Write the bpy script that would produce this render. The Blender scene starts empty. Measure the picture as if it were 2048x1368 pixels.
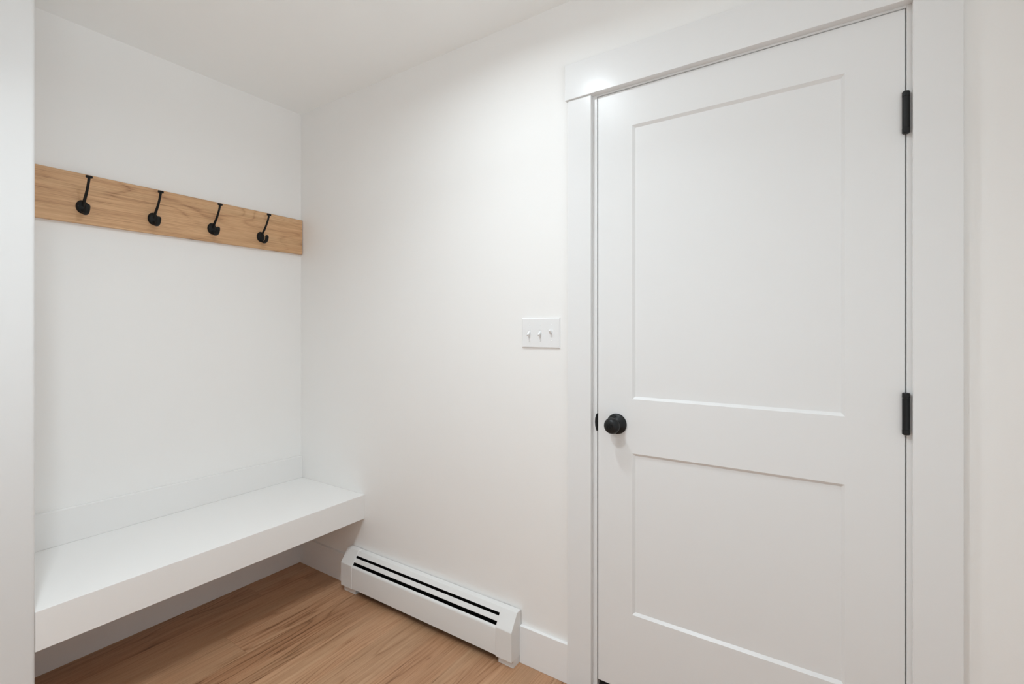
import bpy, bmesh, math, random
from mathutils import Vector, Matrix

random.seed(7)
S = bpy.context.scene
COL = S.collection
PI = math.pi

# ------------------------------------------------------------------ camera
cam_d = bpy.data.cameras.new('camera')
cam = bpy.data.objects.new('camera', cam_d)
COL.objects.link(cam)
cam.location = (2.426, -1.55, 1.2648)
cam.rotation_euler = (math.radians(90), 0, math.radians(33.673))
cam_d.sensor_fit = 'HORIZONTAL'
cam_d.sensor_width = 36
cam_d.lens = 959.67 / 2048 * 36
cam_d.shift_y = -23.55 / 2048
cam_d.clip_start = 0.02
S.camera = cam

# ------------------------------------------------------------------ exposure, added world light
S.view_settings.view_transform = 'Standard'
S.view_settings.look = 'None'
S.view_settings.exposure = 0.04
S.view_settings.gamma = 1.0
S.view_settings.use_curve_mapping = False
S.cycles.max_bounces = 16
S.cycles.diffuse_bounces = 10

# ceiling lamps: (x, y), watts, beam spread in degrees, diameter, label
LAMP_COL = (0.84, 0.94, 1.0)
LAMPS = [((1.48, -0.70), 7.2, 165, 0.125, 'round flush ceiling lamp nearest the bench nook'),
         ((1.64, -1.50), 13.0, 140, 0.14, 'round flush ceiling lamp behind the one by the nook')]
# invented fill past the room's open side: strong below, dim at horizon, weaker above
# (height of the view direction, radiance)
WORLD_COL = (0.86, 0.95, 1.0)
WORLD = [(-1.0, 3.2), (-0.35, 3.2), (-0.10, 0.7), (0.05, 0.05), (0.25, 0.35), (0.55, 1.0), (1.0, 1.0)]
w = bpy.data.worlds.new('world')
S.world = w
w.use_nodes = True
wt = w.node_tree
wg = wt.nodes.new('ShaderNodeTexCoord')
wsp = wt.nodes.new('ShaderNodeSeparateXYZ')
wmr = wt.nodes.new('ShaderNodeMapRange')
wmr.inputs[1].default_value = -1.0
wmr.inputs[2].default_value = 1.0
wcr = wt.nodes.new('ShaderNodeValToRGB')
for k, (z_, v_) in enumerate(WORLD):
    e = wcr.color_ramp.elements[0] if k == 0 else (wcr.color_ramp.elements[-1] if k == len(WORLD) - 1 else wcr.color_ramp.elements.new(z_ * 0.5 + 0.5))
    e.position = z_ * 0.5 + 0.5
    e.color = (*[c * v_ for c in WORLD_COL], 1)
wt.links.new(wg.outputs['Generated'], wsp.inputs[0])
wt.links.new(wsp.outputs[2], wmr.inputs[0])
wt.links.new(wmr.outputs[0], wcr.inputs[0])
wt.links.new(wcr.outputs[0], wt.nodes['Background'].inputs[0])
wt.nodes['Background'].inputs[1].default_value = 1.0

# right side is left unbuilt so the invented world fill comes in there
RX, RY, RZ = 3.4, -2.6, 2.4475


# ------------------------------------------------------------------ materials
def new_mat(name):
    m = bpy.data.materials.new(name)
    m.use_nodes = True
    nt = m.node_tree
    return m, nt, nt.nodes['Principled BSDF']


def N(nt, kind, **kw):
    n = nt.nodes.new(kind)
    for k, v in kw.items():
        setattr(n, k, v)
    return n


def L(nt, a, b):
    nt.links.new(a, b)


def math_node(nt, op, a, b=None, c=None, clamp=False):
    n = N(nt, 'ShaderNodeMath', operation=op)
    n.use_clamp = clamp
    for i, v in enumerate((a, b, c)):
        if v is None:
            continue
        if isinstance(v, (int, float)):
            n.inputs[i].default_value = v
        else:
            L(nt, v, n.inputs[i])
    return n.outputs[0]


def paint(name, col, rough, spec=0.5, bump=0.0, scale=60, var=0.012):
    m, nt, p = new_mat(name)
    p.inputs['Roughness'].default_value = rough
    p.inputs['Specular IOR Level'].default_value = spec
    tc = N(nt, 'ShaderNodeTexCoord')
    no = N(nt, 'ShaderNodeTexNoise')
    no.inputs['Scale'].default_value = 3.0
    no.inputs['Detail'].default_value = 3
    L(nt, tc.outputs['Object'], no.inputs['Vector'])
    mx = N(nt, 'ShaderNodeMix', data_type='RGBA')
    L(nt, no.outputs['Fac'], mx.inputs[0])
    mx.inputs[6].default_value = (*[c * (1 - var) for c in col], 1)
    mx.inputs[7].default_value = (*[min(1, c * (1 + var)) for c in col], 1)
    L(nt, mx.outputs[2], p.inputs['Base Color'])
    if bump:
        n2 = N(nt, 'ShaderNodeTexNoise')
        n2.inputs['Scale'].default_value = scale
        n2.inputs['Detail'].default_value = 4
        L(nt, tc.outputs['Object'], n2.inputs['Vector'])
        b = N(nt, 'ShaderNodeBump')
        b.inputs['Strength'].default_value = bump
        b.inputs['Distance'].default_value = 0.002
        L(nt, n2.outputs['Fac'], b.inputs['Height'])
        L(nt, b.outputs[0], p.inputs['Normal'])
    return m


M = {}
M['wall'] = paint('wall_paint', (0.87, 0.86, 0.845), 0.55, 0.35, 0.06, 180)
M['ceiling'] = paint('ceiling_paint', (0.90, 0.905, 0.895), 0.7, 0.25, 0.05, 160)
M['trim'] = paint('trim_semigloss', (0.795, 0.793, 0.79), 0.22, 0.13, 0.05, 70, 0.004)
M['door'] = paint('door_semigloss', (0.794, 0.793, 0.79), 0.30, 0.20, 0.05, 90, 0.004)
M['partition_dimmed'] = paint('wall_paint_dimmed', (0.715, 0.708, 0.70), 0.5, 0.3, 0.03, 120, 0.004)  # same paint as the walls, darkened to offset the strong light on it
M['base'] = paint('baseboard_semigloss', (0.86, 0.86, 0.86), 0.3, 0.5, 0.03, 70, 0.004)
M['bench'] = paint('bench_paint', (0.835, 0.825, 0.812), 0.42, 0.4, 0.03, 90, 0.004)
M['heater'] = paint('heater_enamel', (0.78, 0.78, 0.77), 0.32, 0.5, 0.0, 90, 0.004)
M['plastic'] = paint('white_plastic', (0.83, 0.83, 0.83), 0.25, 0.5, 0.0, 90, 0.002)
M['black'] = paint('black_metal', (0.009, 0.0095, 0.010), 0.42, 0.32, 0.08, 300, 0.1)
M['hook'] = paint('black_iron', (0.007, 0.0066, 0.006), 0.55, 0.28, 0.08, 300, 0.1)
M['dark'] = paint('dark_cavity', (0.012, 0.012, 0.012), 0.7, 0.2)
M['fin'] = paint('aluminium_fin', (0.03, 0.03, 0.03), 0.5, 0.4)
M['sill'] = paint('bronze_sill', (0.035, 0.028, 0.022), 0.5, 0.5)

m, nt, p = new_mat('copper_pipe')
p.inputs['Base Color'].default_value = (0.2, 0.1, 0.05, 1)
p.inputs['Metallic'].default_value = 1
p.inputs['Roughness'].default_value = 0.45
M['copper'] = m

m, nt, p = new_mat('lamp_lens')
p.inputs['Base Color'].default_value = (0.9, 0.9, 0.9, 1)
p.inputs['Emission Color'].default_value = (*LAMP_COL, 1)
p.inputs['Emission Strength'].default_value = 4.0
M['lens'] = m


def wood(name, across, along, plank_w, plank_l, ramp, tone_amt, rough, ring_freq=17.0, ring_scale=(7.0, 0.6),
         ring_amt=0.40, fibre_amt=0.45, knot_amt=0.6, seam=0.0009, seed=0.0, shift=0.0):
    """oak boards; across/along: which object axis runs over and along the grain"""
    m, nt, p = new_mat(name)
    tc = N(nt, 'ShaderNodeTexCoord')
    sp = N(nt, 'ShaderNodeSeparateXYZ')
    L(nt, tc.outputs['Object'], sp.inputs[0])
    u, v = sp.outputs[across], sp.outputs[along]
    if seed:
        u = math_node(nt, 'ADD', u, seed)
        v = math_node(nt, 'ADD', v, seed * 1.7)
    if shift:
        u = math_node(nt, 'ADD', u, shift)
    if plank_w:
        uu = math_node(nt, 'DIVIDE', u, plank_w)
        i = math_node(nt, 'FLOOR', uu)
        fu = math_node(nt, 'FRACT', uu)
        wn = N(nt, 'ShaderNodeTexWhiteNoise', noise_dimensions='1D')
        L(nt, i, wn.inputs['W'])
        vv = math_node(nt, 'ADD', math_node(nt, 'DIVIDE', v, plank_l), math_node(nt, 'MULTIPLY', wn.outputs['Value'], 7.3))
        j = math_node(nt, 'FLOOR', vv)
        fv = math_node(nt, 'FRACT', vv)
        wn2 = N(nt, 'ShaderNodeTexWhiteNoise', noise_dimensions='2D')
        cmb = N(nt, 'ShaderNodeCombineXYZ')
        L(nt, i, cmb.inputs[0])
        L(nt, j, cmb.inputs[1])
        L(nt, cmb.outputs[0], wn2.inputs['Vector'])
        rnd = wn2.outputs['Value']
        # distance to plank edges in metres
        eu = math_node(nt, 'MULTIPLY', math_node(nt, 'MINIMUM', fu, math_node(nt, 'SUBTRACT', 1.0, fu)), plank_w)
        ev = math_node(nt, 'MULTIPLY', math_node(nt, 'MINIMUM', fv, math_node(nt, 'SUBTRACT', 1.0, fv)), plank_l)
        ed = math_node(nt, 'MINIMUM', eu, ev)
        seam_f = math_node(nt, 'LESS_THAN', ed, seam)
        off = math_node(nt, 'MULTIPLY', rnd, 37.0)
    else:
        rnd = None
        off = 3.1

    def coords(su, sv):
        c = N(nt, 'ShaderNodeCombineXYZ')
        L(nt, math_node(nt, 'MULTIPLY', u, su), c.inputs[0])
        L(nt, math_node(nt, 'MULTIPLY', v, sv), c.inputs[1])
        if isinstance(off, float):
            c.inputs[2].default_value = off
        else:
            L(nt, off, c.inputs[2])
        return c.outputs[0]

    def noise(vec, scale, det, rough_=0.5, dist=0.0):
        n = N(nt, 'ShaderNodeTexNoise')
        n.inputs['Scale'].default_value = scale
        n.inputs['Detail'].default_value = det
        n.inputs['Roughness'].default_value = rough_
        n.inputs['Distortion'].default_value = dist
        L(nt, vec, n.inputs['Vector'])
        return n.outputs['Fac']

    base = noise(coords(*ring_scale), 1.0, 2.0, 0.45, 0.1)
    rings = math_node(nt, 'PINGPONG', math_node(nt, 'MULTIPLY', base, ring_freq), 0.5)
    rings = math_node(nt, 'MULTIPLY', rings, 2.0)
    rings = math_node(nt, 'POWER', math_node(nt, 'SUBTRACT', 1.0, rings), 4.0)       # thin dark growth lines
    mask = noise(coords(5.0, 1.1), 1.0, 2.0, 0.5)
    mm = N(nt, 'ShaderNodeMapRange', interpolation_type='SMOOTHSTEP')
    mm.inputs[1].default_value = 0.38
    mm.inputs[2].default_value = 0.66
    L(nt, mask, mm.inputs[0])
    line = math_node(nt, 'MULTIPLY', rings, math_node(nt, 'MULTIPLY', mm.outputs[0], ring_amt))
    fibre = noise(coords(260.0, 3.2), 1.0, 4.0, 0.65)
    fine = noise(coords(95.0, 1.6), 1.0, 3.0, 0.6)
    pores = noise(coords(420.0, 12.0), 1.0, 2.0, 0.6)
    broad = noise(coords(9.0, 1.3), 1.0, 3.0, 0.55)
    streak = noise(coords(26.0, 3.4), 1.0, 3.0, 0.7, 0.5)
    f = math_node(nt, 'MULTIPLY', line, -1.0)
    f = math_node(nt, 'ADD', f, math_node(nt, 'MULTIPLY', math_node(nt, 'SUBTRACT', fibre, 0.5), fibre_amt * 1.7))
    f = math_node(nt, 'ADD', f, math_node(nt, 'MULTIPLY', math_node(nt, 'SUBTRACT', fine, 0.5), fibre_amt * 0.75))
    f = math_node(nt, 'ADD', f, math_node(nt, 'MULTIPLY', math_node(nt, 'SUBTRACT', broad, 0.5), 0.5))
    if rnd is not None:
        f = math_node(nt, 'ADD', f, math_node(nt, 'MULTIPLY', math_node(nt, 'SUBTRACT', rnd, 0.5), tone_amt))
    # dark mineral streaks and pores
    mr = N(nt, 'ShaderNodeMapRange', interpolation_type='SMOOTHSTEP')
    mr.inputs[1].default_value = 0.66
    mr.inputs[2].default_value = 0.82
    L(nt, streak, mr.inputs[0])
    f = math_node(nt, 'SUBTRACT', f, math_node(nt, 'MULTIPLY', mr.outputs[0], knot_amt))
    mp = N(nt, 'ShaderNodeMapRange', interpolation_type='SMOOTHSTEP')
    mp.inputs[1].default_value = 0.58
    mp.inputs[2].default_value = 0.72
    L(nt, pores, mp.inputs[0])
    f = math_node(nt, 'SUBTRACT', f, math_node(nt, 'MULTIPLY', mp.outputs[0], 0.22))
    f = math_node(nt, 'ADD', f, 0.56, clamp=True)
    cr = N(nt, 'ShaderNodeValToRGB')
    els = cr.color_ramp.elements
    els[0].position, els[0].color = ramp[0][0], (*ramp[0][1], 1)
    els[1].position, els[1].color = ramp[-1][0], (*ramp[-1][1], 1)
    for pos, c in ramp[1:-1]:
        e = els.new(pos)
        e.color = (*c, 1)
    L(nt, f, cr.inputs[0])
    colour = cr.outputs[0]
    hue = noise(coords(11.0, 0.8), 1.0, 2.0, 0.5)
    mh = N(nt, 'ShaderNodeMapRange', interpolation_type='SMOOTHSTEP')
    mh.inputs[1].default_value = 0.42
    mh.inputs[2].default_value = 0.66
    mh.inputs[4].default_value = 0.5
    L(nt, hue, mh.inputs[0])
    mg = N(nt, 'ShaderNodeMix', data_type='RGBA', blend_type='MULTIPLY')
    L(nt, mh.outputs[0], mg.inputs[0])
    L(nt, colour, mg.inputs[6])
    mg.inputs[7].default_value = (0.90, 1.0, 1.04, 1)
    colour = mg.outputs[2]
    # small round knots
    kc = N(nt, 'ShaderNodeTexVoronoi', feature='F1')
    kc.inputs['Scale'].default_value = 1.0
    L(nt, coords(4.6, 2.0), kc.inputs['Vector'])
    km = N(nt, 'ShaderNodeMapRange', interpolation_type='SMOOTHSTEP')
    km.inputs[1].default_value = 0.016
    km.inputs[2].default_value = 0.05
    km.inputs[3].default_value = 0.55
    km.inputs[4].default_value = 0.0
    L(nt, kc.outputs['Distance'], km.inputs[0])
    mk = N(nt, 'ShaderNodeMix', data_type='RGBA')
    L(nt, km.outputs[0], mk.inputs[0])
    L(nt, colour, mk.inputs[6])
    mk.inputs[7].default_value = (*[c * 0.7 for c in ramp[0][1]], 1)
    colour = mk.outputs[2]
    if plank_w:
        ms = N(nt, 'ShaderNodeMix', data_type='RGBA')
        L(nt, math_node(nt, 'MULTIPLY', seam_f, 0.22), ms.inputs[0])
        L(nt, colour, ms.inputs[6])
        ms.inputs[7].default_value = (*[c * 0.6 for c in ramp[0][1]], 1)
        colour = ms.outputs[2]
    L(nt, colour, p.inputs['Base Color'])
    p.inputs['Roughness'].default_value = rough
    p.inputs['Specular IOR Level'].default_value = 0.4
    b = N(nt, 'ShaderNodeBump')
    b.inputs['Strength'].default_value = 0.12
    b.inputs['Distance'].default_value = 0.001
    L(nt, f, b.inputs['Height'])
    L(nt, b.outputs[0], p.inputs['Normal'])
    return m


M['floor'] = wood('oak_plank_floor', 0, 1, 0.1765, 1.22,
                  [(0.0, (0.13, 0.054, 0.024)), (0.35, (0.355, 0.180, 0.092)),
                   (0.65, (0.485, 0.272, 0.152)), (1.0, (0.60, 0.375, 0.228))],
                  0.22, 0.42, fibre_amt=0.5, shift=0.0055)
M['board'] = wood('oak_board', 2, 1, None, None,
                  [(0.0, (0.28, 0.135, 0.060)), (0.35, (0.55, 0.315, 0.162)),
                   (0.65, (0.68, 0.415, 0.225)), (1.0, (0.79, 0.525, 0.31))],
                  0.0, 0.5, ring_freq=11.0, ring_scale=(6.0, 1.4), ring_amt=0.30, fibre_amt=0.75, knot_amt=0.3, seed=2.3)


# ------------------------------------------------------------------ mesh helpers
def add_box(bm, x0, x1, y0, y1, z0, z1, bev=0.0, seg=2):
    c = [(x, y, z) for x in (x0, x1) for y in (y0, y1) for z in (z0, z1)]
    return add_hexa(bm, c, bev, seg)


def add_hexa(bm, c, bev=0.0, seg=2):
    """8 corners ordered x(lo,hi) > y > z"""
    t = bmesh.new()
    vs = [t.verts.new(p) for p in c]
    for f in ((0, 1, 3, 2), (4, 6, 7, 5), (0, 4, 5, 1), (2, 3, 7, 6), (0, 2, 6, 4), (1, 5, 7, 3)):
        t.faces.new([vs[k] for k in f])
    bmesh.ops.recalc_face_normals(t, faces=t.faces)
    if bev:
        bmesh.ops.bevel(t, geom=list(t.edges), offset=bev, segments=seg, affect='EDGES', profile=0.5)
    merge(bm, t)


def merge(bm, t):
    me = bpy.data.meshes.new('tmp')
    t.to_mesh(me)
    t.free()
    bm.from_mesh(me)
    bpy.data.meshes.remove(me)


def add_prism(bm, prof, axis, a0, a1, draft=None, bev=0.0):
    """extrude a closed 2-D profile; axis 'x': profile is (y, z)"""
    t = bmesh.new()

    def P(q, a):
        return {'x': (a, q[0], q[1]), 'y': (q[0], a, q[1]), 'z': (q[0], q[1], a)}[axis]
    A = [t.verts.new(P(q, a0 if draft is None else a0 + draft(q))) for q in prof]
    Bv = [t.verts.new(P(q, a1)) for q in prof]
    n = len(prof)
    t.faces.new(A)
    t.faces.new(Bv[::-1])
    for i in range(n):
        t.faces.new((A[i], Bv[i], Bv[(i + 1) % n], A[(i + 1) % n]))
    bmesh.ops.recalc_face_normals(t, faces=t.faces)
    if bev:
        bmesh.ops.bevel(t, geom=list(t.edges), offset=bev, segments=2, affect='EDGES', profile=0.5)
    merge(bm, t)


def add_lathe(bm, prof, mat, n=48, sx=1.0, sy=1.0):
    """revolve (r, h) round local Z, then transform by mat"""
    rows = []
    for r, h in prof:
        if r < 1e-6:
            rows.append([bm.verts.new(mat @ Vector((0, 0, h)))])
        else:
            rows.append([bm.verts.new(mat @ Vector((r * sx * math.cos(2 * PI * k / n), r * sy * math.sin(2 * PI * k / n), h)))
                         for k in range(n)])
    for a, b in zip(rows, rows[1:]):
        for k in range(n):
            k2 = (k + 1) % n
            if len(a) == 1 and len(b) == 1:
                continue
            if len(a) == 1:
                bm.faces.new((a[0], b[k], b[k2]))
            elif len(b) == 1:
                bm.faces.new((a[k], b[0], a[k2]))
            else:
                bm.faces.new((a[k], b[k], b[k2], a[k2]))


def spline(pts, n):
    """Catmull-Rom through tuples of any size"""
    out = []
    P = [pts[0]] + list(pts) + [pts[-1]]
    for i in range(1, len(P) - 2):
        for k in range(n):
            t = k / n
            out.append(tuple(0.5 * (2 * b + (c - a) * t + (2 * a - 5 * b + 4 * c - d) * t * t + (3 * b - a - 3 * c + d) * t ** 3)
                             for a, b, c, d in zip(P[i - 1], P[i], P[i + 1], P[i + 2])))
    out.append(tuple(pts[-1]))
    return out


def add_strap(bm, path, n=16):
    """path of (x, z, half width along Y, half thickness) in the XZ plane; rounded ends"""
    rings = []
    for i, (x, z, wy, th) in enumerate(path):
        a = path[max(0, i - 1)]
        b = path[min(len(path) - 1, i + 1)]
        d = Vector((b[0] - a[0], 0, b[1] - a[1])).normalized()
        nrm = Vector((-d.z, 0, d.x))
        rings.append([bm.verts.new(Vector((x, 0, z)) + nrm * (th * math.sin(2 * PI * k / n)) + Vector((0, wy * math.cos(2 * PI * k / n), 0)))
                      for k in range(n)])
    for a, b in zip(rings, rings[1:]):
        for k in range(n):
            bm.faces.new((a[k], b[k], b[(k + 1) % n], a[(k + 1) % n]))
    bm.faces.new(rings[0][::-1])
    bm.faces.new(rings[-1])


def obj(name, bm, mat, parent=None, smooth=None, label=None):
    bmesh.ops.recalc_face_normals(bm, faces=bm.faces)
    me = bpy.data.meshes.new(name)
    bm.to_mesh(me)
    bm.free()
    me.materials.append(mat)
    if smooth:
        me.shade_smooth()
        me.set_sharp_from_angle(angle=math.radians(smooth))
    o = bpy.data.objects.new(name, me)
    COL.objects.link(o)
    if parent:
        o.parent = parent
    if label:
        o['label'] = label
    return o


def tag(o, label, cat, group=None, kind=None):
    o['label'] = label
    o['category'] = cat
    if group:
        o['group'] = group
    if kind:
        o['kind'] = kind
    return o


def empty(name, loc, label, cat, group=None, kind=None):
    o = bpy.data.objects.new(name, None)
    o.empty_display_size = 0.05
    o.location = loc
    COL.objects.link(o)
    return tag(o, label, cat, group, kind)


def dup(o, parent=None):
    c = o.copy()
    COL.objects.link(c)
    if parent:
        c.parent = parent
    for ch in list(o.children):
        dup(ch, c)
    return c


NB = bmesh.new
T = Matrix.Translation


# ------------------------------------------------------------------ room shell
bm = NB(); add_box(bm, -0.12, RX, RY, 0.12, -0.1, 0)
tag(obj('floor', bm, M['floor']), 'warm brown oak plank floor running under the white bench', 'floor', kind='structure')
bm = NB(); add_box(bm, -0.12, RX, RY, 0.12, RZ, RZ + 0.1)
tag(obj('ceiling', bm, M['ceiling']), 'flat off-white ceiling above the bench nook', 'ceiling', kind='structure')
bm = NB(); add_box(bm, -0.12, 0, RY, 0, 0, RZ)
tag(obj('wall_left', bm, M['wall']), 'off-white wall behind the bench carrying the wooden hook board', 'wall', kind='structure')

OX0, OX1, OZ = 1.7307, 2.6010, 2.0935      # door opening in the wall
bm = NB()
add_box(bm, -0.12, OX0, 0, 0.12, 0, RZ)
add_box(bm, OX1, RX, 0, 0.12, 0, RZ)
add_box(bm, OX0, OX1, 0, 0.12, OZ, RZ)
tag(obj('wall_back', bm, M['wall']), 'off-white wall holding the white door, light switches and heater', 'wall', kind='structure')

bm = NB(); add_box(bm, 3.05, 3.17, -0.80, 0, 0, RZ, 0.008)  # added out of view to shade the back wall beside the door
tag(obj('shade_wall_right', bm, M['wall']), 'unseen off-white return wall added to shade the wall right of the door', 'wall', kind='structure')
bm = NB(); add_box(bm, -0.12, RX, RY - 0.12, RY, 0, RZ)  # out of view, put in to keep world fill off the door side
tag(obj('wall_front', bm, M['wall']), 'unseen off-white wall facing the white door, added to cut the fill on it', 'wall', kind='structure')

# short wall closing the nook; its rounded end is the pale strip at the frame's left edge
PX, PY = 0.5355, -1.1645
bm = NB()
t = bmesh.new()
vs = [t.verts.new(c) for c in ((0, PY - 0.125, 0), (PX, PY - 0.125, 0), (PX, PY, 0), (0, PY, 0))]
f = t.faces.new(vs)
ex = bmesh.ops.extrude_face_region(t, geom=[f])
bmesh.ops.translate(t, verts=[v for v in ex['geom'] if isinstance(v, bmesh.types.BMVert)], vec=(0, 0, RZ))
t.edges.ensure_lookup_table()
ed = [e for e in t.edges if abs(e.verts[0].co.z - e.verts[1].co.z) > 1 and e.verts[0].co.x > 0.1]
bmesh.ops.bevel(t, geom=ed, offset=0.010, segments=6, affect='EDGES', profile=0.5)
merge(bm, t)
tag(obj('wall_partition', bm, M['partition_dimmed'], smooth=40), 'end of short white wall closing the bench nook, at left edge', 'wall', kind='structure')

# baseboards
BH, BT = 0.1405, 0.014
HX0, HX1 = 0.441, 1.437                     # heater ends
bm = NB(); add_box(bm, 0, BT, PY, 0, 0, BH, 0.0015)
tag(obj('baseboard_left', bm, M['base']), 'white baseboard under the bench along the hook wall', 'baseboard', kind='structure')
bm = NB(); add_box(bm, BT, HX0, -BT, 0, 0, BH, 0.0015)
tag(obj('baseboard_back', bm, M['base']), 'short white baseboard between the bench corner and the heater', 'baseboard', kind='structure')
bm = NB(); add_box(bm, HX1, 1.6425, -BT, 0, 0, BH, 0.0015)
tag(obj('baseboard_door', bm, M['base']), 'short white baseboard between the heater and the door casing', 'baseboard', kind='structure')
bm = NB(); add_box(bm, 2.6854, 3.05, -BT, 0, 0, BH, 0.0015)
tag(obj('baseboard_right', bm, M['base']), 'white baseboard running right from the door casing', 'baseboard', kind='structure')

bm = NB(); add_box(bm, 3.05 - BT, 3.05, -0.80, -BT, 0, BH, 0.0015)
tag(obj('baseboard_return', bm, M['base']), 'white baseboard on the added return wall right of the door', 'baseboard', kind='structure')

# ------------------------------------------------------------------ door surround
HEAD = 2.0800
bm = NB(); add_box(bm, 1.6425, 1.7330, -0.019, 0, 0, HEAD, 0.001)
tag(obj('trim_1', bm, M['trim']), 'flat white upright door casing on the knob side', 'door casing', kind='structure')
bm = NB(); add_box(bm, 2.5925, 2.6854, -0.019, 0, 0, HEAD, 0.001)
tag(obj('trim_2', bm, M['trim']), 'flat white upright door casing on the hinge side', 'door casing', kind='structure')
bm = NB(); add_box(bm, 1.6355, 2.6935, -0.026, 0, HEAD, 2.2050, 0.001)
tag(obj('trim_3', bm, M['trim']), 'thick flat white header board across the door top', 'door casing', kind='structure')

JX0, JX1, JZ = 1.7480, 2.5822, 2.0745       # inside faces of the frame
bm = NB()
add_box(bm, OX0, JX0, 0, 0.12, 0, JZ + 0.019, 0.0012)
add_box(bm, JX1, OX1, 0, 0.12, 0, JZ + 0.019, 0.0012)
add_box(bm, JX0, JX1, 0, 0.12, JZ, JZ + 0.019, 0.0012)
# door stop
add_box(bm, JX0, JX0 + 0.012, 0.046, 0.08, 0, JZ)
add_box(bm, JX1 - 0.012, JX1, 0.046, 0.08, 0, JZ)
add_box(bm, JX0 + 0.012, JX1 - 0.012, 0.046, 0.08, JZ - 0.012, JZ)
frame = tag(obj('trim_4', bm, M['trim']), 'narrow white door frame edge between casing and door', 'door frame', kind='structure')
# strike plate lip on the frame edge
bm = NB()
pr = [(1.7492, 0.9165), (1.7492, 0.9762), (1.7462, 0.9752), (1.7420, 0.9595), (1.7412, 0.947), (1.7420, 0.933), (1.7462, 0.9172)]
t = bmesh.new()
a = [t.verts.new((x, -0.0022, z)) for x, z in pr]
b = [t.verts.new((x, 0.0006, z)) for x, z in pr]
t.faces.new(a); t.faces.new(b[::-1])
for i in range(len(pr)):
    j = (i + 1) % len(pr)
    t.faces.new((a[i], a[j], b[j], b[i]))
merge(bm, t)
add_box(bm, 1.7480, 1.7492, 0.0, 0.03, 0.9165, 0.9762)
obj('strike_plate', bm, M['black'], frame, label='black metal strike plate lip')

bm = NB()
add_prism(bm, [(-0.012, 0), (-0.006, 0.012), (0.03, 0.036), (0.12, 0.036), (0.12, 0)], 'x', JX0, JX1)
tag(obj('trim_5', bm, M['sill']), 'dark bronze threshold under the white door', 'threshold', kind='structure')

# ------------------------------------------------------------------ door
DX0, DX1, DZ0, DZ1 = 1.7523, 2.5797, 0.0565, 2.0716
door = empty('door_1', (DX0, 0, DZ0), 'white two-panel door with black knob and black hinges', 'door', kind='structure')


def loc(parent, bm):
    bmesh.ops.translate(bm, verts=bm.verts, vec=-parent.location)
    return bm


def door_leaf():
    bm = NB()
    px0, px1 = 1.8735, 2.4555
    zs = [(0.3175, 0.8550), (1.0355, 1.9470)]
    bw, dp = 0.0085, 0.0075
    xs = [DX0, px0, px1, DX1]
    zz = [DZ0, zs[0][0], zs[0][1], zs[1][0], zs[1][1], DZ1]
    g = {}

    def V(x, y, z):
        k = (round(x, 5), round(y, 5), round(z, 5))
        if k not in g:
            g[k] = bm.verts.new((x, y, z))
        return g[k]
    for i in range(3):
        for j in range(5):
            x0, x1, z0, z1 = xs[i], xs[i + 1], zz[j], zz[j + 1]
            if i == 1 and j in (1, 3):
                o = [(x0, 0, z0), (x1, 0, z0), (x1, 0, z1), (x0, 0, z1)]
                n = [(x0 + bw, dp, z0 + bw), (x1 - bw, dp, z0 + bw), (x1 - bw, dp, z1 - bw), (x0 + bw, dp, z1 - bw)]
                bm.faces.new([V(*q) for q in n])
                for k in range(4):
                    bm.faces.new([V(*o[k]), V(*o[(k + 1) % 4]), V(*n[(k + 1) % 4]), V(*n[k])])
            else:
                bm.faces.new([V(x0, 0, z0), V(x1, 0, z0), V(x1, 0, z1), V(x0, 0, z1)])
    B_ = 0.044
    fr = [V(x, 0, DZ0) for x in xs] + [V(DX1, 0, z) for z in zz[1:]] + [V(x, 0, DZ1) for x in xs[-2::-1]] + [V(DX0, 0, z) for z in zz[-2:0:-1]]
    bk = [bm.verts.new((v.co.x, B_, v.co.z)) for v in fr]
    n = len(fr)
    for i in range(n):
        bm.faces.new((fr[i], fr[(i + 1) % n], bk[(i + 1) % n], bk[i]))
    bm.faces.new(bk)
    return bm


obj('door_leaf', loc(door, door_leaf()), M['door'], door)
bm = NB(); add_box(bm, DX0 + 0.004, DX1 - 0.004, 0.006, 0.040, 0.0365, DZ0)
obj('door_sweep', loc(door, bm), M['dark'], door, label='black rubber door sweep')

# knob: axis along -Y
KX, KZ = 1.8203, 0.9480
R_out = T((KX, 0, KZ)) @ Matrix.Rotation(PI / 2, 4, 'X')     # local +Z -> world -Y
bm = NB()
add_lathe(bm, [(0, 0.0), (0.0345, 0.0), (0.0350, 0.0015), (0.0345, 0.0045), (0.0325, 0.0068), (0.0290, 0.0088),
               (0.0230, 0.0112), (0.0170, 0.0135), (0.0150, 0.0160), (0.0140, 0.022), (0.0140, 0.028), (0.0155, 0.0315),
               (0.0205, 0.0335), (0.0245, 0.0372), (0.0266, 0.0420), (0.0270, 0.0455), (0.0264, 0.0485), (0.0257, 0.0500),
               (0.0240, 0.0540), (0.0205, 0.0580), (0.0155, 0.0606), (0.0105, 0.0617), (0.0090, 0.0617), (0.0088, 0.0600),
               (0.0, 0.0600)], R_out, 64)
knob = obj('door_knob', loc(door, bm), M['black'], door, smooth=50, label='round matt black door knob on a round rosette')
bm = NB()
add_lathe(bm, [(0, 0.0598), (0.0072, 0.0598), (0.0072, 0.0622), (0.0064, 0.0632), (0, 0.0634)], R_out, 32)
kl = Matrix.Translation((KX, 0, KZ))
add_box(bm, KX - 0.0014, KX + 0.0014, -0.0655, -0.0630, KZ - 0.0056, KZ + 0.0056, 0.0006)
ob = obj('lock_button', loc(door, bm), M['black'], knob, smooth=40)
bm = NB()
Rp = T((KX - 0.001, -0.0082, KZ + 0.0255)) @ Matrix.Rotation(PI / 2 + 0.25, 4, 'X')
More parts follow.
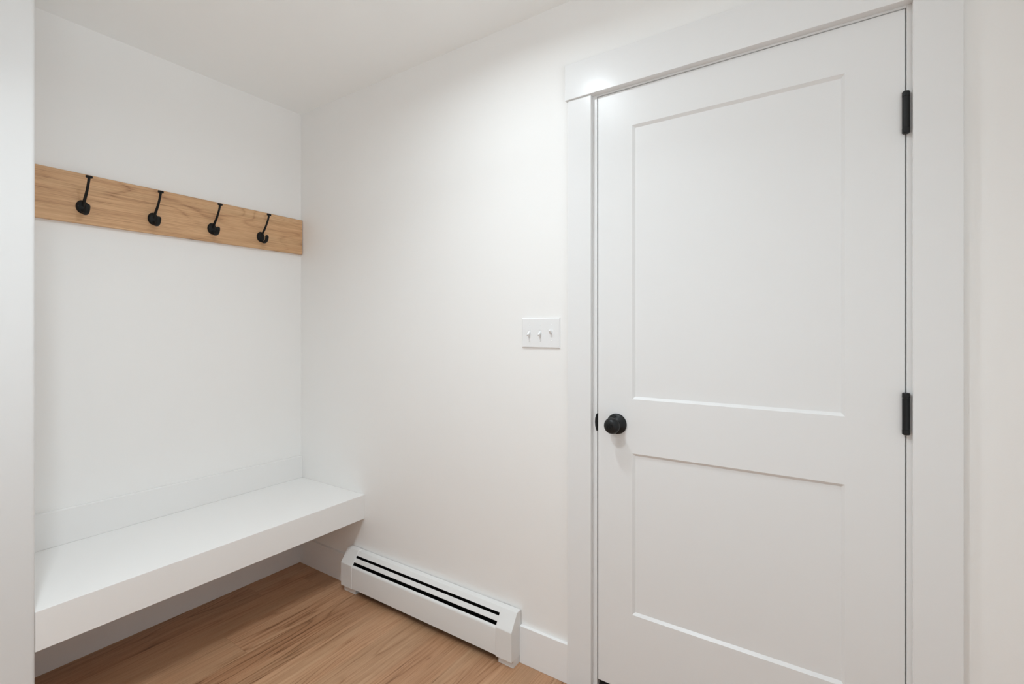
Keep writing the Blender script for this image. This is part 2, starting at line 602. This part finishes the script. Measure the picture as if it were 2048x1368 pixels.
add_lathe(bm, [(0, 0.0006), (0.0018, 0.0006), (0.0020, 0.0018), (0.0034, 0.0018), (0.0036, 0.0), (0.0036, -0.003), (0, -0.003)], Rp, 20)
obj('rosette_pin', loc(door, bm), M['black'], knob, smooth=40)


def hinge(zc):
    hx, hy, r, hh = 2.5806, -0.0068, 0.0082, 0.0525
    bm = NB()
    tips = [(-hh, -0.8), (-hh + 0.0015, -1)]
    prof = [(0, -hh), (r * 0.80, -hh), (r * 0.98, -hh + 0.0015), (r, -hh + 0.003),
            (r, -0.0398), (r * 0.90, -0.0395), (r * 0.90, -0.0385), (r * 0.97, -0.0382),
            (r * 0.97, 0.0382), (r * 0.90, 0.0385), (r * 0.90, 0.0395), (r, 0.0398),
            (r, hh - 0.003), (r * 0.98, hh - 0.0015), (r * 0.80, hh), (0, hh)]
    add_lathe(bm, prof, T((hx, hy, zc)), 28)
    h = obj('hinge', loc(door, bm), M['black'], door, smooth=40, label='black metal hinge with a thick barrel')
    bm = NB()
    add_box(bm, 2.5796, 2.5818, -0.006, 0.030, zc - hh + 0.003, zc + hh - 0.003)
    obj('hinge_leaf', loc(door, bm), M['black'], h)
    return h


hinge(1.8087)
hinge(1.0560)

# ------------------------------------------------------------------ bench
bench = empty('wall_bench', (0, PY, 0.346), 'white floating bench spanning the nook below the hook board', 'bench')
BD = 0.529


def zt(y, a, b):        # straight line over the bench length
    return a + (b - a) * (y / PY)


bm = NB()
y0, y1 = PY + 0.0005, -0.0005
add_hexa(bm, [(0.0005, y0, 0.3417), (0.0005, y0, 0.4575), (0.0005, y1, 0.3458), (0.0005, y1, 0.4615),
              (BD, y0, 0.3417), (BD, y0, 0.4572), (BD, y1, 0.3458), (BD, y1, 0.4624)], 0.0012)
obj('bench_seat', loc(bench, bm), M['bench'], bench)
bm = NB()
add_hexa(bm, [(0.0005, y0, 0.4577), (0.0005, y0, 0.5915), (0.0005, y1, 0.4618), (0.0005, y1, 0.5785),
              (0.0195, y0, 0.4577), (0.0195, y0, 0.5915), (0.0195, y1, 0.4618), (0.0195, y1, 0.5785)], 0.0012)
obj('backsplash', loc(bench, bm), M['bench'], bench)

# ------------------------------------------------------------------ hook board
rack = empty('coat_rack', (0, PY, 1.677), 'oak board on the wall with four black coat hooks', 'coat rack')
bm = NB()
add_hexa(bm, [(0, PY + .0005, 1.6768), (0, PY + .0005, 1.8704), (0, -0.003, 1.6785), (0, -0.003, 1.8642),
              (0.019, PY + .0005, 1.6768), (0.019, PY + .0005, 1.8704), (0.019, -0.003, 1.6785), (0.019, -0.003, 1.8642)], 0.0012)
obj('board', loc(rack, bm), M['board'], rack, label='oak board with fine horizontal grain')


def make_hook():
    bm = NB()
    # oval domed base, axis +X
    Rx = Matrix.Rotation(PI / 2, 4, 'Y')        # local Z -> +X, local X -> -Z
    add_lathe(bm, [(0, 0.0), (1.0, 0.0), (1.0, 0.002), (0.96, 0.0042), (0.82, 0.0078), (0.5, 0.0108), (0.0, 0.0120)],
              Rx, 40, sx=0.0258, sy=0.0198)
    # upper arm
    arm = spline([(0.002, -0.010, 0.0045, 0.0040), (0.010, 0.004, 0.0052, 0.0046), (0.022, 0.019, 0.0052, 0.0046),
                  (0.042, 0.040, 0.0048, 0.0042), (0.060, 0.064, 0.0045, 0.0040), (0.072, 0.086, 0.0044, 0.0038),
                  (0.0765, 0.100, 0.0050, 0.0040)], 6)
    add_strap(bm, arm)
    # pill shaped cap on the arm
    pl = [(0, -0.0106), (0.0030, -0.0103), (0.0045, -0.0092), (0.0051, -0.0074), (0.0053, 0.0), (0.0051, 0.0074),
          (0.0045, 0.0092), (0.0030, 0.0103), (0, 0.0106)]
    add_lathe(bm, pl, T((0.0775, 0, 0.1025)) @ Matrix.Rotation(PI / 2, 4, 'X'), 20)
    # lower hook
    low = spline([(0.003, -0.004, 0.0050, 0.0040), (0.011, -0.017, 0.0062, 0.0048), (0.023, -0.0275, 0.0072, 0.0052),
                  (0.038, -0.0305, 0.0080, 0.0054), (0.051, -0.025, 0.0084, 0.0054), (0.0575, -0.013, 0.0088, 0.0054),
                  (0.0590, -0.003, 0.0086, 0.0050), (0.0590, 0.0015, 0.0060, 0.0034), (0.0590, 0.0030, 0.0015, 0.0010)], 6)
    add_strap(bm, low)
    h = obj('coat_hook', bm, M['hook'], rack, smooth=50, label='matt black iron hook with pill tip')
    for s in (-1, 1):
        bm = NB()
        add_lathe(bm, [(0, 0.0), (0.0030, 0.0), (0.0030, 0.0012), (0.0022, 0.0022), (0.0, 0.0026)],
                  T((0.0074, s * 0.0132, 0.0)) @ Matrix.Rotation(PI / 2, 4, 'Y'), 20)
        obj('screw', bm, M['black'], h, smooth=40)
    return h


HY = [-0.9285, -0.6965, -0.4630, -0.2335]
h0 = make_hook()
for k, y in enumerate(HY):
    h = h0 if k == 0 else dup(h0, rack)
    h.location = Vector((0.019, y, 1.7405 - 0.0012 * k)) - rack.location

# ------------------------------------------------------------------ light switches
sw = empty('light_switch', (1.5237, 0, 1.1988), 'white three-gang light switch plate beside the door casing', 'light switch')
bm = NB()
x0, x1, z0, z1 = 1.4425, 1.6050, 1.1988, 1.3105
b_ = 0.0034
t = bmesh.new()
o = [t.verts.new(q) for q in ((x0, 0, z0), (x1, 0, z0), (x1, 0, z1), (x0, 0, z1))]
md = [t.verts.new(q) for q in ((x0, -0.003, z0), (x1, -0.003, z0), (x1, -0.003, z1), (x0, -0.003, z1))]
i_ = [t.verts.new(q) for q in ((x0 + b_, -0.0062, z0 + b_), (x1 - b_, -0.0062, z0 + b_), (x1 - b_, -0.0062, z1 - b_), (x0 + b_, -0.0062, z1 - b_))]
t.faces.new(o); t.faces.new(i_)
for k in range(4):
    j = (k + 1) % 4
    t.faces.new((o[k], o[j], md[j], md[k]))
    t.faces.new((md[k], md[j], i_[j], i_[k]))
bmesh.ops.recalc_face_normals(t, faces=t.faces)
merge(bm, t)
obj('plate', loc(sw, bm), M['plastic'], sw)
ZC = 1.2550
for k, x in enumerate((1.4765, 1.5237, 1.5705)):
    up = 1 if k == 2 else -1
    # raised collar round the lever
    bm = NB()
    for a0, a1, c0, c1 in ((-0.0062, -0.0046, -0.0125, 0.0125), (0.0046, 0.0062, -0.0125, 0.0125),
                           (-0.0046, 0.0046, -0.0125, -0.0112), (-0.0046, 0.0046, 0.0112, 0.0125)):
        add_box(bm, x + a0, x + a1, -0.0072, -0.0058, ZC + c0, ZC + c1)
    add_box(bm, x - 0.0046, x + 0.0046, -0.0063, -0.0058, ZC - 0.0112, ZC + 0.0112)
    col = obj('collar', loc(sw, bm), M['plastic'], sw)
    # lever: tapered, tilted up or down
    bm = NB()
    tip = Vector((x, -0.0200, ZC + up * 0.0095))
    root = Vector((x, -0.0060, ZC - up * 0.0020))
    d = (tip - root).normalized()
    nz = Vector((0, -d.z, d.y)) if d.y > 0 else Vector((0, d.z, -d.y))
    t = bmesh.new()
    c = []
    for sx in (-1, 1):
        for pnt, hw, hh in ((root, 0.0042, 0.0052), (tip, 0.0034, 0.0030)):
            for sz in (-1, 1):
                c.append(pnt + Vector((sx * hw, 0, 0)) + nz * (sz * hh))
    t.free()
    add_hexa(bm, c, 0.0008)
    obj('toggle', loc(sw, bm), M['plastic'], sw, smooth=40)
    if k == 2:
        bm = NB()
        add_box(bm, x - 0.0098, x - 0.0072, -0.0095, -0.0058, ZC + 0.004, ZC + 0.012, 0.0006)
        obj('dimmer_slide', loc(sw, bm), M['plastic'], sw)
    for s in (-1, 1):
        bm = NB()
        add_lathe(bm, [(0, -0.0062 + 0.0055), (0.0025, 0.0), (0.0024, 0.0005), (0.0015, 0.0009), (0.0, 0.0010)],
                  T((x, -0.0060, ZC + s * 0.0302)) @ Matrix.Rotation(PI / 2, 4, 'X'), 18)
        obj('plate_screw', loc(sw, bm), M['plastic'], sw, smooth=40)

# ------------------------------------------------------------------ baseboard heater
ht = empty('baseboard_heater', (HX0, 0, 0), 'long white metal baseboard heater on the floor under the switches', 'heater')
FY, FZ0, FZ1, TY, TZ = -0.0690, 0.0285, 0.1385, -0.0300, 0.1955


def cap(x0, x1):
    bm = NB()
    pf = [(-0.0030, FZ0), (FY - 0.0015, FZ0), (FY - 0.0015, FZ1), (TY, TZ + 0.0015), (-0.0030, TZ + 0.0015)]
    add_prism(bm, pf, 'x', x0, x1, bev=0.0018)
    # foot set back under the cap
    xa, xb = (x0 + 0.006, x1 + 0.010) if x0 < 1 else (x0 + 0.004, x1 - 0.001)
    add_box(bm, xa, xb, FY + 0.013, -0.004, 0.0, FZ0 + 0.001, 0.001)
    return obj('end_cap', loc(ht, bm), M['heater'], ht)


cap(HX0, 0.5215)
cap(1.3640, HX1)
XA, XB = 0.5205, 1.3650
# back plate with the folded top lip
bm = NB()
lip = [(-0.0030, 0.012), (-0.0030, TZ), (TY + 0.001, TZ), (-0.0411, 0.1796), (-0.0400, 0.1788),
       (TY + 0.0014, TZ - 0.0016), (-0.0048, TZ - 0.0016), (-0.0048, 0.012)]
add_prism(bm, lip, 'x', XA - 0.02, XB + 0.02)
obj('back_panel', loc(ht, bm), M['heater'], ht)
# front panel: rolled top edge
bm = NB()
fp = [(FY, FZ0 + 0.004), (FY, 0.1285), (FY + 0.0005, 0.1316), (FY + 0.0018, 0.1348), (FY + 0.0040, 0.1374), (FY + 0.0070, 0.1390), (FY + 0.0090, 0.1394),
      (FY + 0.0090, 0.1380), (FY + 0.0072, 0.1376), (FY + 0.0048, 0.1362), (FY + 0.0030, 0.134), (FY + 0.0020, 0.1310), (FY + 0.0016, 0.1280),
      (FY + 0.0016, FZ0 + 0.0056), (FY + 0.012, FZ0 + 0.0056), (FY + 0.012, FZ0 + 0.004)]
add_prism(bm, fp, 'x', XA - 0.01, XB + 0.01)
obj('front_panel', loc(ht, bm), M['heater'], ht, smooth=50)
# damper blade lying in the outlet
bm = NB()
dm = [(-0.0438, 0.1684), (-0.0446, 0.1676), (-0.0548, 0.1526), (-0.0542, 0.1514), (-0.0530, 0.1518), (-0.0436, 0.1672)]
add_prism(bm, dm, 'x', XA - 0.01, XB + 0.01)
obj('damper', loc(ht, bm), M['heater'], ht, label='pale metal damper blade in the outlet slot')
# finned element, and cavity shade put into near-black liner
bm = NB()
add_box(bm, XA - 0.005, XB + 0.005, FY + 0.0022, FY + 0.0034, FZ0 + 0.012, 0.126)
add_box(bm, XA - 0.005, XB + 0.005, -0.0062, -0.0050, 0.020, 0.182)
for xe in (XA + 0.0012, XB - 0.0022):
    add_prism(bm, [(-0.006, 0.03), (-0.066, 0.03), (-0.066, 0.136), (-0.032, 0.186), (-0.006, 0.186)], 'x', xe, xe + 0.001)
obj('shade_sheets', loc(ht, bm), M['dark'], ht, label='black sheets for the shade inside the heater')
bm = NB()
x = XA + 0.03
while x < XB - 0.03:
    add_box(bm, x, x + 0.0009, -0.058, -0.012, 0.052, 0.108)
    x += 0.0075
el = obj('fins', loc(ht, bm), M['fin'], ht, label='dark thin metal fins')
bm = NB()
add_lathe(bm, [(0, 0), (0.0095, 0), (0.0095, XB - XA + 0.02), (0, XB - XA + 0.02)], T((XA - 0.01, -0.035, 0.08)) @ Matrix.Rotation(PI / 2, 4, 'Y'), 20)
obj('pipe', loc(ht, bm), M['copper'], ht, smooth=40)

# ------------------------------------------------------------------ ceiling lamps (out of frame, they light the room)
for (lx, ly), watts, spread, dia, lab in LAMPS:
    q = dia / 0.134
    r = empty('ceiling_lamp', (lx, ly, RZ), lab, 'ceiling lamp')
    bm = NB()
    add_lathe(bm, [(0.068 * q, -0.008), (0.071 * q, -0.010), (0.080 * q, -0.008), (0.0845 * q, -0.003), (0.085 * q, 0.0),
                   (0.066 * q, 0.0), (0.068 * q, -0.008)], Matrix.Identity(4), 48)
    obj('trim_ring', bm, M['trim'], r, smooth=40)
    bm = NB()
    add_lathe(bm, [(0, -0.006), (0.067 * q, -0.006), (0.067 * q, -0.002), (0, -0.002)], Matrix.Identity(4), 48)
    obj('lens', bm, M['lens'], r)
    ld = bpy.data.lights.new('lamp_light', 'AREA')
    ld.shape = 'DISK'
    ld.size = dia
    ld.energy = watts
    ld.color = LAMP_COL
    ld.spread = math.radians(spread)
    lo = bpy.data.objects.new('lamp_light', ld)
    COL.objects.link(lo)
    lo.parent = r
    lo.location = (0, 0, -0.0105)
